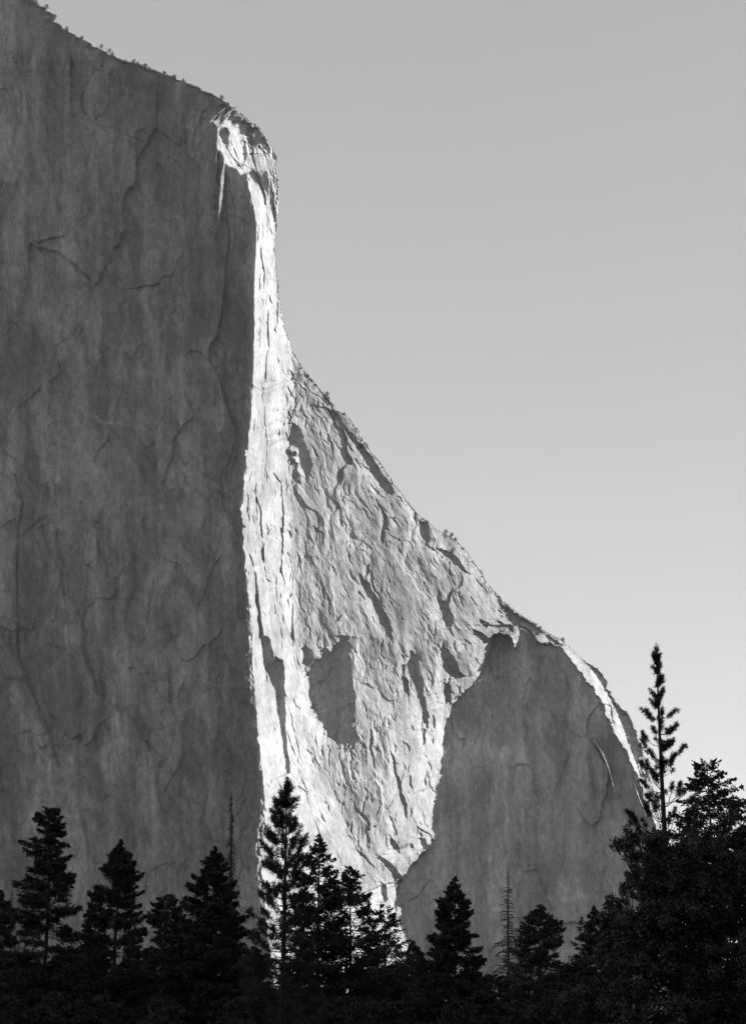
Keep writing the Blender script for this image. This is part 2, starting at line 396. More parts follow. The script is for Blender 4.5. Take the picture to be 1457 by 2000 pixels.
main_shade = inside([(961,1243),(975,1238),(992,1240),(1005,1262),(1012,1275),(1013,1222),(1034,1230),(1050,1254),(1070,1256),(1090,1264),(1110,1286),(1136,1318),(1160,1350),(1176,1375),(1188,1405),(1199,1434),(1212,1455),(1226,1476),(1236,1500),(1246,1524),(1256,1555),(1268,1585),(1280,1615),
 (1305,1720),(1340,1990),(815,1990),(797,1840),(788,1790),(773,1745),(778,1722),(800,1692),(828,1664),(846,1650),(851,1600),(858,1540),(862,1480),(868,1420),
 (880,1380),(905,1352),(925,1332),(948,1300),(958,1270)])
HOLLOWS = [  # polygon, bulge, ragged, shoulder
 ([(612,1295),(622,1280),(640,1270),(655,1262),(664,1246),(672,1240),(683,1250),(684,1300),(690,1350),(690,1375),(686,1395),(692,1420),(697,1438),(688,1470),(682,1448),(674,1478),(668,1450),(658,1466),(652,1440),(640,1440),(625,1412),(614,1395),(608,1370),(606,1345),(600,1318)], 14, 2.0, 1.2),
 ([(588,1266),(598,1263),(610,1273),(612,1290),(605,1302),(598,1312),(593,1300),(594,1285)], 5, 1.0, 1.2),
 ([(566,838),(571,828),(580,829),(588,842),(592,858),(603,880),(609,905),(606,925),(601,944),(594,925),(586,908),(583,890),(585,880),(574,868),(567,872),(562,856)], 8, 1.0, 1.3),
 ([(566,880),(574,882),(577,905),(583,925),(588,945),(580,950),(572,930),(567,905)], 5, 1.6, 1.3),
 ([(515,1243),(522,1243),(529,1255),(534,1275),(536,1292),(541,1283),(552,1290),(556,1315),(556,1370),(558,1420),(562,1470),(567,1510),(560,1512),(553,1470),(548,1420),(541,1390),(538,1350),(527,1330),(520,1300),(516,1265)], 7, .5, 3.0),
 ([(500,1115),(503,1150),(509,1200),(516,1245),(520,1290),(524,1330),(520,1330),(514,1280),(507,1230),(501,1180),(498,1140)], 3, .4, 3.0),
 ([(590,716),(600,730),(618,750),(640,776),(652,796),(668,826),(690,850),(720,885),(748,925),(770,962),(760,968),(742,950),(722,918),(706,890),(690,862),(668,838),(650,815),(632,795),(646,800),(630,775),(610,752),(596,735)], 7, .7, .9),
 ([(820,1018),(834,1024),(838,1040),(839,1056),(835,1070),(829,1058),(822,1042),(818,1028)], 5, .7, 1.2),
 ([(851,1071),(872,1076),(885,1084),(900,1100),(914,1122),(902,1116),(890,1102),(874,1090)], 5, .7, 1.2),
 ([(738,984),(748,996),(756,1012),(754,1030),(750,1045),(748,1062),(741,1052),(743,1038),(749,1022),(746,1008)], 4, .7, 1.4),
 ([(716,1105),(724,1100),(722,1118),(712,1130)], 3, .7, 1.2),
 ([(702,1118),(712,1132),(720,1140),(738,1170),(756,1200),(764,1232),(766,1256),(752,1232),(738,1205),(722,1172),(708,1145)], 6, .8, 1.0),
 ([(800,1272),(808,1272),(816,1284),(822,1320),(828,1360),(836,1402),(838,1424),(830,1420),(824,1390),(816,1350),(806,1330),(798,1312),(794,1300),(800,1290)], 6, .8, 1.3),
 ([(783,1300),(790,1298),(792,1320),(800,1345),(797,1362),(788,1345)], 4, .8, 1.3),
 ([(826,1425),(831,1424),(830,1452),(826,1455)], 3, .5, 2),
 ([(722,1424),(727,1426),(728,1470),(734,1500),(728,1496),(722,1460)], 3, .6, 2),
 ([(761,1462),(768,1478),(776,1510),(784,1540),(792,1570),(797,1600),(790,1592),(782,1560),(776,1535),(770,1505)], 3, .6, 2),
 ([(855,1150),(862,1168),(876,1188),(884,1202),(883,1222),(874,1224),(866,1210),(858,1190)], 6, 1.0, 1.0),
 ([(866,1250),(878,1276),(896,1300),(905,1322),(890,1326),(878,1322),(866,1300),(860,1278)], 7, 1.3, 1.0),
 ([(868,1330),(880,1345),(880,1370),(872,1372),(864,1350)], 5, 1.2, 1.2),
 ([(733,1678),(742,1673),(756,1680),(768,1692),(782,1710),(790,1726),(772,1716),(758,1700),(748,1686)], 5, .6, 1.0),
 ([(762,1630),(768,1642),(778,1654),(784,1668),(772,1662),(762,1650)], 4, .8, 1.2),
 ([(822,1636),(830,1640),(838,1655),(826,1660),(820,1650)], 4, .8, 1.2),
 ([(744,1722),(752,1732),(757,1760),(750,1762),(745,1745)], 4, .8, 1.4),
 ([(568,722),(572,726),(573,742),(569,745)], 2, .6, 2),
 ([(936,1212),(948,1213),(958,1220),(950,1224),(938,1220)], 4, .9, 1.1),
 ([(925,1228),(940,1238),(956,1246),(950,1256),(936,1250),(926,1240)], 5, .9, 1.1),
 ([(966,1156),(985,1180),(1010,1200),(1040,1217),(1062,1235),(1050,1240),(1035,1235),(1010,1222),(996,1218),(985,1200),(972,1180)], 6, 1.2, 1.0),
 ([(1064,1240),(1085,1250),(1100,1262),(1090,1262),(1072,1252)], 4, .8, 1.0),
 ([(470,228),(485,240),(505,256),(520,272),(528,300),(520,300),(510,282),(498,280),(488,268),(474,262),(462,246),(455,232)], 5, 1.4, 1.0),
 ([(430,252),(442,250),(448,265),(444,282),(436,280),(428,266)], 4, 1.0, 1.2),
 ([(486,262),(500,272),(503,282),(494,286),(486,276)], 4, .8, 1.2),
 ([(476,275),(481,276),(480,310),(476,318)], 3, .4, 1.6),
 ([(541,545),(545,552),(545,566),(541,570)], 4, .3, 1.2),
 ([(530,285),(540,305),(539,315),(532,308)], 4, .5, 1.2),
]
# small overlapping flakes and open joints on the sunlit wall
rngc = np.random.default_rng(77); SL = []
for i in range(240):
    v_ = rngc.uniform(740, 1660); a_, b_ = np.interp(v_, vs, STRIP(vs)) - 20, min(float(xsky(v_)), float(SHADE(v_)))
    if b_ - a_ < 30: continue
    u_ = rngc.uniform(a_, b_ - 6); tt_ = (u_ - a_) / (b_ - a_); an = .12 + .5 * tt_ * (v_ < 1250) + .12 * (v_ > 1250) + rngc.normal() * .22
    ln = rngc.uniform(8, 46) * rngc.random() ** .4; k = np.linspace(-.5, .5, 5); bow = rngc.normal() * .10
    SL.append(line_poly([(u_ + ln * q * math.sin(an) + bow * ln * (q * q * 4 - 1), v_ + ln * q * math.cos(an)) for q in k], rngc.uniform(1.4, 3.6)))
m_ = np.zeros(UU.shape, bool)
for q in SL: m_ |= inside(q, .7)
sliv = m_
groups = []
for lo_, hi_ in ((0, 1.15), (1.15, 1.35), (1.35, 9)):
    m_ = np.zeros(UU.shape, bool); bb = []
    for poly, b, rg, shd in HOLLOWS:
        if lo_ <= shd < hi_: m_ |= inside(poly, rg); bb.append(shd)
    groups.append((m_, float(np.mean(bb))))
hollow(main_shade, 16, 0.5, 1.3, 40, True)
for m_, sh_ in groups: hollow(m_, 9, 0.5, sh_, 13)
allm = np.zeros(UU.shape, np.float32)
for m_, sh_ in groups: allm = np.maximum(allm, m_)
allm = blur1(blur1(allm, 2, 0), 2, 1)
ms_ = blur1(blur1(main_shade.astype(np.float32), 3, 0), 3, 1) ** 2
F = F + (R - .35 * blur1(R, 3, 1)) * (1 - .2 * allm) * (1 - ms_)
x, y = rot(0.10, 60, 150, 15 * W1 + wob, 15 * W2); F += ms_ * facets(x, y, 601, 7, 4)[0]
x, y = rot(0.10, 20, 60, 8 * W1 + wob, 8 * W2); F += ms_ * facets(x, y, 611, 2.0, 1.8)[0] * ss(-.4, .5, W2)
x, y = rot(0.05, 7, 24, 4 * W1, 0); F += ms_ * facets(x, y, 621, .9, .7)[0]
rim_shade = (UU > rd2 + 1.5) & (UU < xsky(vs)[:, None] - 2.5 - .8 * np.abs(wob)) & (VV > 1288) & (VV < 1552) & ~((UU > 1246) & (VV > 1478) & (W2 + .6 * wob > .1))
hollow(rim_shade, 6, .5, 3.0, 3)
hollow(sliv, 3, .5, 1.6, 3)
hollow(main_shade, 4, 0.5, 2.0, 30, True)
for m_, sh_ in groups: hollow(m_, 3, 0.5, 2.0, 10)
FINS = [
 ([(437,312),(439,318),(438,350),(435,385),(431,410),(426,432),(426,415),(429,380),(431,345)], .25, 1.0),
 ([(482,322),(490,345),(498,372),(508,395),(508,420),(502,425),(494,395),(488,360)], .25, 1.2),
 (line_poly([(1155,1440),(1166,1455),(1178,1475),(1188,1500),(1196,1530),(1206,1560)], 3.4), .15, .8),
 (line_poly([(1234,1594),(1240,1604),(1243,1618)], 3.2), .2, .8),
 (line_poly([(1238,1530),(1245,1552),(1254,1575),(1262,1596)], 4), .2, .8),
 (line_poly([(1247,1500),(1255,1520),(1262,1540)], 3), .2, .8),
]
for poly, rg, tn in FINS:
    fin(inside(poly, rg), 0.8, tn)

# --- grooves, corners and ledges traced on the shaded walls
def stroke(pts, w, depth, side=0.0):
    """groove (depth>0) along a polyline; side adds a step across it"""
    global F
    p = np.array(pts, float)
    a = max(int(p[:, 1].min() - 30 - V0), 0); b = int(p[:, 1].max() + 30 - V0)
    c = max(int(p[:, 0].min() - 40 - U0), 0); d = int(p[:, 0].max() + 40 - U0)
    x = UU[a:b, c:d] + .8 * wob[a:b, c:d]; y = VV[a:b, c:d] + .8 * wov[a:b, c:d]
    best = np.full(x.shape, 1e9, np.float32); sg = np.zeros(x.shape, np.float32)
    for i in range(len(p) - 1):
        e = p[i + 1] - p[i]; t = np.clip(((x - p[i, 0]) * e[0] + (y - p[i, 1]) * e[1]) / (e @ e), 0, 1)
        dx = x - p[i, 0] - t * e[0]; dy = y - p[i, 1] - t * e[1]; dd = np.hypot(dx, dy)
        s_ = np.sign(dx * e[1] - dy * e[0]); m = dd < best
        best = np.where(m, dd, best); sg = np.where(m, s_, sg)
    F[a:b, c:d] += depth * np.exp(-(best / w) ** 2) + side * sg * np.exp(-(best / (5 * w)) ** 1.5)
    return (a, b, c, d), best
STROKES = [
 ([(30,930),(45,985),(36,1040),(34,1100),(35,1200),(38,1290)], 2.2, 9, 4), ([(0,925),(25,940),(40,975)], 3, 6, 4), ([(90,1010),(60,1030),(38,1055)], 3, 5, 3),
 ([(0,1235),(40,1300),(70,1370),(100,1440),(115,1500)], 4, 6, 7), ([(110,1040),(125,1150),(135,1250),(145,1300)], 3, 4, 3),
 ([(300,1140),(290,1200),(282,1240)], 1.8, 6, 3), ([(385,480),(392,540),(400,580)], 2, 7, 3), ([(360,640),(370,665),(385,672)], 2, 5, 4),
 ([(300,612),(340,614)], 2, 6, 4), ([(340,580),(345,640)], 2, 5, 3), ([(430,780),(445,800),(458,832)], 3, 7, 4), ([(200,500),(205,560),(203,600)], 2, 5, 3),
 ([(230,390),(225,470),(232,540)], 2, 6, 3), ([(75,530),(82,620),(90,680)], 2.5, 5, 3), ([(150,640),(135,660),(100,680)], 2, 4, 4),
 ([(330,1420),(290,1430),(285,1470)], 2, 5, 2), ([(260,1500),(300,1530),(320,1580),(350,1640)], 2.4, 5, 4), ([(400,1330),(430,1340),(460,1335)], 2.5, 4, 3),
 ([(110,1640),(120,1560),(150,1500)], 2, 4, 3), ([(0,1558),(60,1562),(150,1555)], 2, 3, 2), ([(350,1680),(380,1650),(375,1630)], 2, 4, 2),
 ([(480,990),(440,960),(380,930),(350,890),(330,870),(300,850),(270,835)], 2, -2, 2), ([(420,235),(395,232)], 1.6, 4, 2), ([(240,188),(270,188)], 3, 7, 3),
 ([(100,120),(90,250),(110,330)], 2.6, 6, 3), ([(60,140),(56,300),(20,400)], 2.4, 5, 3), ([(190,230),(165,340),(160,420)], 2.2, 5, 4), ([(180,240),(130,220),(170,180)], 2, 4, 3),
 ([(63,360),(85,362)], 2, 7, 2), ([(355,240),(352,330),(360,420)], 2, 5, 3), ([(460,360),(455,480),(450,560)], 2.2, 6, 3), ([(480,640),(478,760),(470,850)], 2, 5, 3),
 # right shaded wall
 ([(1140,1390),(1150,1430),(1160,1445)], 1.6, 4, 2), ([(910,1430),(905,1470),(930,1500),(960,1495),(975,1450),(968,1420)], 2, 2, 0),
 ([(980,1375),(1010,1368),(1060,1366)], 1.6, 2, .8), ([(945,1360),(965,1370),(978,1382)], 1.6, 2, .8), ([(1000,1600),(1012,1650),(1020,1700)], 1.6, 1.5, 0),
]
for i_, (p, w, dp, sd) in enumerate(STROKES):
    stroke(p, w * (.8 if i_ > 5 else 1.1), dp * (.36 if i_ > 5 else .8), sd * .3 * (p[0][0] < 500))

# --- tone of the stone (pale granite, water streaks, the pale dyke, and shade drawn into cracks)
tone = 0.25 + 0.03 * W1 + 0.03 * fbm(UU / 240, VV / 300, 501, 3)
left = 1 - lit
x, y = rot(0.01, 9, 210, 5 * W1, 0); st1 = fbm(x, y, 511, 4, .6)
x, y = rot(0.01, 34, 420, 8 * W1, 0); st2 = fbm(x, y, 521, 3, .6)
x, y = rot(0.01, 3.2, 120, 3 * W1, 0); st3 = fbm(x, y, 531, 3, .6)
streak = (left * 1.0 + inshade * .8 + wall * .6 + onstrip * .3)
x, y = rot(0.02, 60, 300, 20 * W1, 0); st4 = fbm(x, y, 551, 3, .6)
tone *= 1 + streak * (.07 * st1 + .24 * st2 + .07 * st3 * ss(-.3, .6, fbm(UU / 50, VV / 110, 561, 3)) + .16 * st4)
tone *= 1 + (.09 * left + .04 * wall + .07) * fbm(UU / 12, VV / 20, 541, 5, .7) + .12 * left * fbm(UU / 60, VV / 90, 545, 3, .6)
tone *= 1 + .16 * onstrip * fbm(UU / 22, VV / 60, 571, 4, .6)
tone *= 1 - .33 * left  # darker tone all over the shaded left face
tone *= 1 - .02 * inshade + .12 * inshade * fbm(UU / 70, VV / 90, 575, 4, .6)
def paint(pts, w, k):
    global tone
    p = np.array(pts, float); mg = 40 + 2.2 * w
    a = max(int(p[:, 1].min() - mg - V0), 0); b = int(p[:, 1].max() + mg - V0)
    c = max(int(p[:, 0].min() - mg - U0), 0); d = int(p[:, 0].max() + mg - U0)
    x = UU[a:b, c:d] + 1.6 * wob[a:b, c:d]; y = VV[a:b, c:d] + 1.6 * wov[a:b, c:d]
    best = np.full(x.shape, 1e9, np.float32)
    for i in range(len(p) - 1):
        e = p[i + 1] - p[i]; t = np.clip(((x - p[i, 0]) * e[0] + (y - p[i, 1]) * e[1]) / (e @ e), 0, 1)
        best = np.minimum(best, np.hypot(x - p[i, 0] - t * e[0], y - p[i, 1] - t * e[1]))
    tone[a:b, c:d] *= 1 + k * np.exp(-(best / w) ** 2) * (1 + .5 * W2[a:b, c:d])
for p, w, k in [([(745,1115),(775,1175),(790,1215)], 26, -.22), ([(820,1090),(850,1150)], 24, -.14), ([(620,1180),(660,1200)], 22, -.12), ([(640,880),(680,960)], 20, -.12), ([(905,1180),(930,1230)], 24, -.15), ([(735,1010),(750,1060)], 16, -.12), ([(720,1500),(700,1580)], 20, -.12), ([(800,1460),(820,1560)], 22, -.10), ([(100,745),(140,780),(165,805),(200,822),(240,828),(280,838),(310,860),(330,872),(345,895),(365,925),(410,940),(460,975),(475,990)], 2.6, .32),
 ([(180,810),(200,824),(238,830)], 5, .2), ([(1025,1380),(1030,1440),(1045,1520),(1048,1620)], 9, -.22), ([(1060,1380),(1062,1440)], 4, -.18), ([(1150,1480),(1160,1540),(1165,1600)], 6, -.25),
 ([(1180,1490),(1190,1550),(1200,1620)], 7, -.22), ([(1018,1440),(1020,1560)], 3, .12), ([(995,1560),(1005,1600),(1015,1640)], 2.5, .18), ([(1085,1632),(1120,1628),(1150,1640)], 2.5, .16),
 ([(1090,1725),(1105,1740)], 2.5, .25), ([(1100,1752),(1150,1750)], 5, .14), ([(1195,1610),(1200,1625)], 6, .18), ([(935,1435),(930,1480),(950,1440),(955,1485)], 20, .30),
 ([(1090,1480),(1110,1530)], 26, .08), ([(950,1640),(1000,1680),(1080,1690),(1150,1680)], 30, -.10), ([(820,1700),(860,1800)], 14, -.08), ([(925,1760),(960,1830)], 10, .12),
 ([(0,650),(60,680),(100,720)], 38, -.18), ([(100,90),(90,300)], 8, -.25), ([(215,380),(200,560)], 7, -.2), ([(250,480),(240,600)], 10, .12), ([(370,240),(375,300)], 5, .3),
 ([(388,236),(385,290)], 3, .35), ([(110,640),(100,560),(140,480)], 20, .14), ([(245,640),(240,740)], 7, .22), ([(145,190),(200,260)], 9, .1), ([(130,380),(135,410)], 9, .16), ([(340,600),(355,640)], 8, .2),
 ([(0,1300),(60,1400),(110,1500)], 22, .16), ([(230,1420),(250,1560)], 12, .14), ([(110,1050),(105,1200),(110,1350)], 6, .14), ([(430,570),(445,700)], 14, .1), ([(445,380),(440,560)], 9, .08),
 ([(20,150),(10,260)], 10, .15), ([(160,20),(230,90),(320,130),(400,170)], 9, -.15), ([(240,150),(330,190),(400,200)], 22, -.22)]:
    paint(p, w, k)
# scrub and dirt ledges along the crest
dsk = np.abs(UU - xsky(vs)[:, None]) * np.where(VV < 310, .45, .75)
crest = np.exp(-(dsk / 9) ** 2) * ss(-.1, .5, fbm(UU / 14, VV / 10, 561, 3) + .15)
tone *= 1 - (.45 + .35 * ss(230, 190, VV)) * crest * (1 - onstrip * .7)
for p, w, dp, sd in STROKES: paint(p, 1.4, -.20 if dp > 0 and len(p) > 3 else 0)  # crack shade put into the tone, as the grooves alone read faint
rngj = np.random.default_rng(5)
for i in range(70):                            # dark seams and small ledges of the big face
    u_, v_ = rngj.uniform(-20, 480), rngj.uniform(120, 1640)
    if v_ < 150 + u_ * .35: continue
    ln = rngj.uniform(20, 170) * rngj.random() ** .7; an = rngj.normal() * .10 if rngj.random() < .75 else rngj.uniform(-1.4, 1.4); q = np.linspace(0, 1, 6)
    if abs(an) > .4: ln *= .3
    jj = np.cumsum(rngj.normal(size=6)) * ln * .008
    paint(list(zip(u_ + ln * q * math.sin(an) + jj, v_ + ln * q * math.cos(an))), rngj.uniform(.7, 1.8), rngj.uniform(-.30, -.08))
for (su, sv, k, sd) in [(80, 300, .32, 701), (46, 90, .22, 706), (24, 120, .30, 711), (12, 34, .22, 721), (5, 12, .18, 731)]:
    x, y = rot(0.06 if sd != 706 else .5, su, sv, 9 * W1 + .4 * wob, 12 * W2)
    v_, e_ = facets(x, y, sd, 0, 1)
    tone *= 1 + k * v_ * (left + .9 * ms_ + .55 * wall + .5 * onstrip)
for (su, sv, k, wd_, sd) in [(44, 230, .30, 1.3, 741), (19, 120, .28, 1.0, 751), (8, 62, .24, .8, 761), (11, 26, .20, .8, 771)]:   # thin dark joint lines
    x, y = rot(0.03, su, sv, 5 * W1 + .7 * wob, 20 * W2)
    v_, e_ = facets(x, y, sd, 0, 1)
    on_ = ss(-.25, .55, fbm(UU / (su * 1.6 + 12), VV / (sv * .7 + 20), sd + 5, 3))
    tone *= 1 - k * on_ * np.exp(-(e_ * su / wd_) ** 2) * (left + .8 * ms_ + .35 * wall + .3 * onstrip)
for pts, w_, k_ in [([(0,1330),(45,1420),(90,1520),(100,1600)], 36, .16), ([(150,1240),(190,1330),(230,1440)], 26, .12), ([(0,960),(10,1100),(12,1200)], 20, .10), ([(150,1000),(160,1160),(170,1300)], 16, -.14),
    ([(60,900),(50,1010)], 22, -.16), ([(330,1240),(380,1290),(420,1260)], 34, -.12), ([(300,560),(310,700),(318,820)], 9, .14), ([(130,500),(150,620),(120,690)], 24, .10), ([(420,330),(425,500)], 16, -.10),
    ([(280,200),(300,330)], 22, -.12), ([(20,420),(30,520),(20,600)], 16, .12), ([(400,900),(360,1000),(330,1100)], 26, .08), ([(200,1500),(220,1600),(240,1680)], 20, .10), ([(440,1050),(455,1200),(450,1350)], 18, -.08)]:
    paint(pts, w_, k_)  # broad tone patches model ramps and corners that skylight barely picks out
tone = np.clip(tone, 0.07, 0.62)

# --- crest rolls over, then the sheet goes on backwards as the summit slope
edge = np.clip(1 - dsk * 1.0 / 7.0, 0, 1) * (UU <= xsky(vs)[:, None])
F = F + (7 - 5 * ss(240, 190, VV) - 6.5 * ss(1270, 1290, VV) * ss(1580, 1550, VV)) * (1 - np.sqrt(np.clip(1 - edge ** 2, 0, 1)))

def sample(A, u, v):
    x = np.clip(u - U0, 0, A.shape[1] - 1.001); y = np.clip(v - V0, 0, A.shape[0] - 1.001)
    i = x.astype(int); j = y.astype(int); fx = x - i; fy = y - j
    return (A[j, i] * (1 - fx) + A[j, i + 1] * fx) * (1 - fy) + (A[j + 1, i] * (1 - fx) + A[j + 1, i + 1] * fx) * fy
NR, NL, NRT = 1420, 400, 860
vr = np.linspace(-90, 1985, NR)
xk = xsky(vr)
xs_ = np.minimum(np.interp(vr, vs, NS[:, 0]) - 70, xk - 1 - .12 * (xk + 200))
cl = np.linspace(0, 1, NL, endpoint=False); cr = np.linspace(0, 1, NRT)
Ug = np.concatenate([-200 + (xs_[:, None] + 200) * cl[None], xs_[:, None] + (xk - xs_)[:, None] * cr[None]], axis=1)
Vg = np.repeat(vr[:, None], Ug.shape[1], axis=1)
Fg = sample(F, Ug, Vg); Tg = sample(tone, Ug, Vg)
bu = []; bv = []; bf = []; bt = []
for du, dv, df in ((1.2, .8, 8), (5, 5, 60), (10, 12, 200), (22, 30, 600), (60, 90, 1500)):
    bu.append(Ug[:, -1] - du); bv.append(Vg[:, -1] + dv); bf.append(Fg[:, -1] + df); bt.append(Tg[:, -1] * np.where(vr < 215, .45, .8))
Ug = np.concatenate([Ug, np.stack(bu, 1)], 1); Vg = np.concatenate([Vg, np.stack(bv, 1)], 1)
Fg = np.concatenate([Fg, np.stack(bf, 1)], 1); Tg = np.concatenate([Tg, np.stack(bt, 1)], 1)
X, Y, Z = at(Ug, Vg, D0 + PX * Fg)
P = np.stack([X, Y, Z], -1)
nr, nc = Ug.shape
idx = np.arange(nr * nc).reshape(nr, nc)
FA = np.stack([idx[:-1, :-1], idx[1:, :-1], idx[1:, 1:], idx[:-1, 1:]], -1).reshape(-1, 4)
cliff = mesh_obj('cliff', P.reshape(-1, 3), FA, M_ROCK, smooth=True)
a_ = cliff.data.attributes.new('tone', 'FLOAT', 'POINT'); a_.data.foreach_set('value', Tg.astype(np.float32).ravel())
tag(cliff, kind='structure')
CREST = P[:, NL + NRT - 1, :]; CREST_U = Ug[:, NL + NRT - 1]

# ------------------------------------------------------------------ ground, and unseen ridges placed to shade the foreground trees
g = np.array([[-6000, -6000, 0], [6000, -6000, 0], [6000, 9000, 0], [-6000, 9000, 0]], float)
tag(mesh_obj('ground', g, np.array([[0, 1, 2, 3]]), M_GROUND), kind='structure')

def hill(name, path, height, width, seed):
    """a long rocky ridge; path = list of (x, y)"""
    p = np.array(path, float); n = 60; m = 24
    t = np.linspace(0, len(p) - 1, n); cx = np.interp(t, np.arange(len(p)), p[:, 0]); cy = np.interp(t, np.arange(len(p)), p[:, 1])
    dx = np.gradient(cx); dy = np.gradient(cy); L_ = np.hypot(dx, dy); nx, ny = -dy / L_, dx / L_
    s = np.linspace(-1, 1, m)
    A, B = np.meshgrid(t, s, indexing='ij')
    hgt = height * (1 - np.abs(B) ** 1.6) * np.clip(np.minimum(A, A.max() - A) * 2.5, 0, 1) * (1 + .25 * fbm(A * 2.2, B * 2, seed, 4)) - 2
    off = B * width * (1 + .2 * fbm(A * 2, B * 2, seed + 5, 3))
    V = np.stack([cx[:, None] + nx[:, None] * off, cy[:, None] + ny[:, None] * off, hgt], -1)
    k = np.arange(n * m).reshape(n, m)
    f = np.stack([k[:-1, :-1], k[1:, :-1], k[1:, 1:], k[:-1, 1:]], -1).reshape(-1, 4)
    o = mesh_obj(name, V.reshape(-1, 3), f, M_HILL, smooth=False)
    return tag(o, kind='structure')
M_HILL = mat_simple('hill_rock', 0.12, 1.0, 0.02, 0.5, 1.5)
hill('hills', [(520, -900), (480, -300), (470, 200), (520, 800)], 330, 210, 7)  # out of view on the right, keeps the sun off the near trees
hill('hills', [(-500, -480), (0, -380), (420, -430)], 300, 220, 17)  # out of view behind the camera, dims the light on the tree fronts

# ------------------------------------------------------------------ trees
class MB:
    def __init__(s): s.v = []; s.f = []; s.n = 0
    def tris(s, T):
        T = np.asarray(T, float).reshape(-1, 3)
        if len(T) == 0: return
        s.v.append(T); s.f.append(np.arange(len(T)).reshape(-1, 3) + s.n); s.n += len(T)
    def tube(s, pts, rad, sides=5):
        p = np.asarray(pts, float); n = len(p); rad = np.asarray(rad, float)
        d = np.gradient(p, axis=0); d /= np.linalg.norm(d, axis=1)[:, None] + 1e-9
        up = np.array([0, 0, 1.0]) if abs(d[:, 2]).mean() < .8 else np.array([1.0, 0, 0])
        a = np.cross(d, up); a /= np.linalg.norm(a, axis=1)[:, None] + 1e-9; b = np.cross(d, a)
        th = np.linspace(0, 2 * np.pi, sides, endpoint=False)
        ring = p[:, None] + rad[:, None, None] * (a[:, None] * np.cos(th)[None, :, None] + b[:, None] * np.sin(th)[None, :, None])
        k = np.arange(n * sides).reshape(n, sides) + s.n
        k2 = np.roll(k, -1, axis=1)
        f1 = np.stack([k[:-1], k2[:-1], k2[1:]], -1).reshape(-1, 3); f2 = np.stack([k[:-1], k2[1:], k[1:]], -1).reshape(-1, 3)
        s.v.append(ring.reshape(-1, 3)); s.f += [f1, f2]; s.n += n * sides
    def build(s, name, mat, parent):
        return mesh_obj(name, np.vstack(s.v), np.vstack(s.f), mat, parent)

def unit(a): return a / (np.linalg.norm(a, axis=-1, keepdims=True) + 1e-9)
def blades(base, dirn, ln, wd, rng):
    """narrow pointed leaf faces from base along dirn"""
    n = len(base); r = unit(rng.normal(size=(n, 3))); side = unit(np.cross(dirn, r))
    ln = np.broadcast_to(np.asarray(ln, float), (n,))[:, None]; wd = np.broadcast_to(np.asarray(wd, float), (n,))[:, None]
    m = base + dirn * ln * .45
    return np.stack([base, m + side * wd * .5, base + dirn * ln, base, base + dirn * ln, m - side * wd * .5], 1).reshape(-1, 3)

def prof(pts):
    p = np.array(pts, float); return lambda h: np.interp(h, p[:, 0], p[:, 1])

def place(u, vtop, Y):
    """base position and height of a tree whose tip is seen at (u, vtop), standing Y metres away"""
    x, _, z = at(u, vtop, Y); return (x, Y, 0.0), z

def trunk_line(H, rng, bend=.01):
    n = 14; z = np.linspace(0, H, n); k = H * bend
    x = k * np.sin(z / H * 3 + rng.uniform(0, 6)) * (z / H); y = k * np.sin(z / H * 3 + rng.uniform(0, 6)) * (z / H)
    return np.stack([x, y, z], 1)

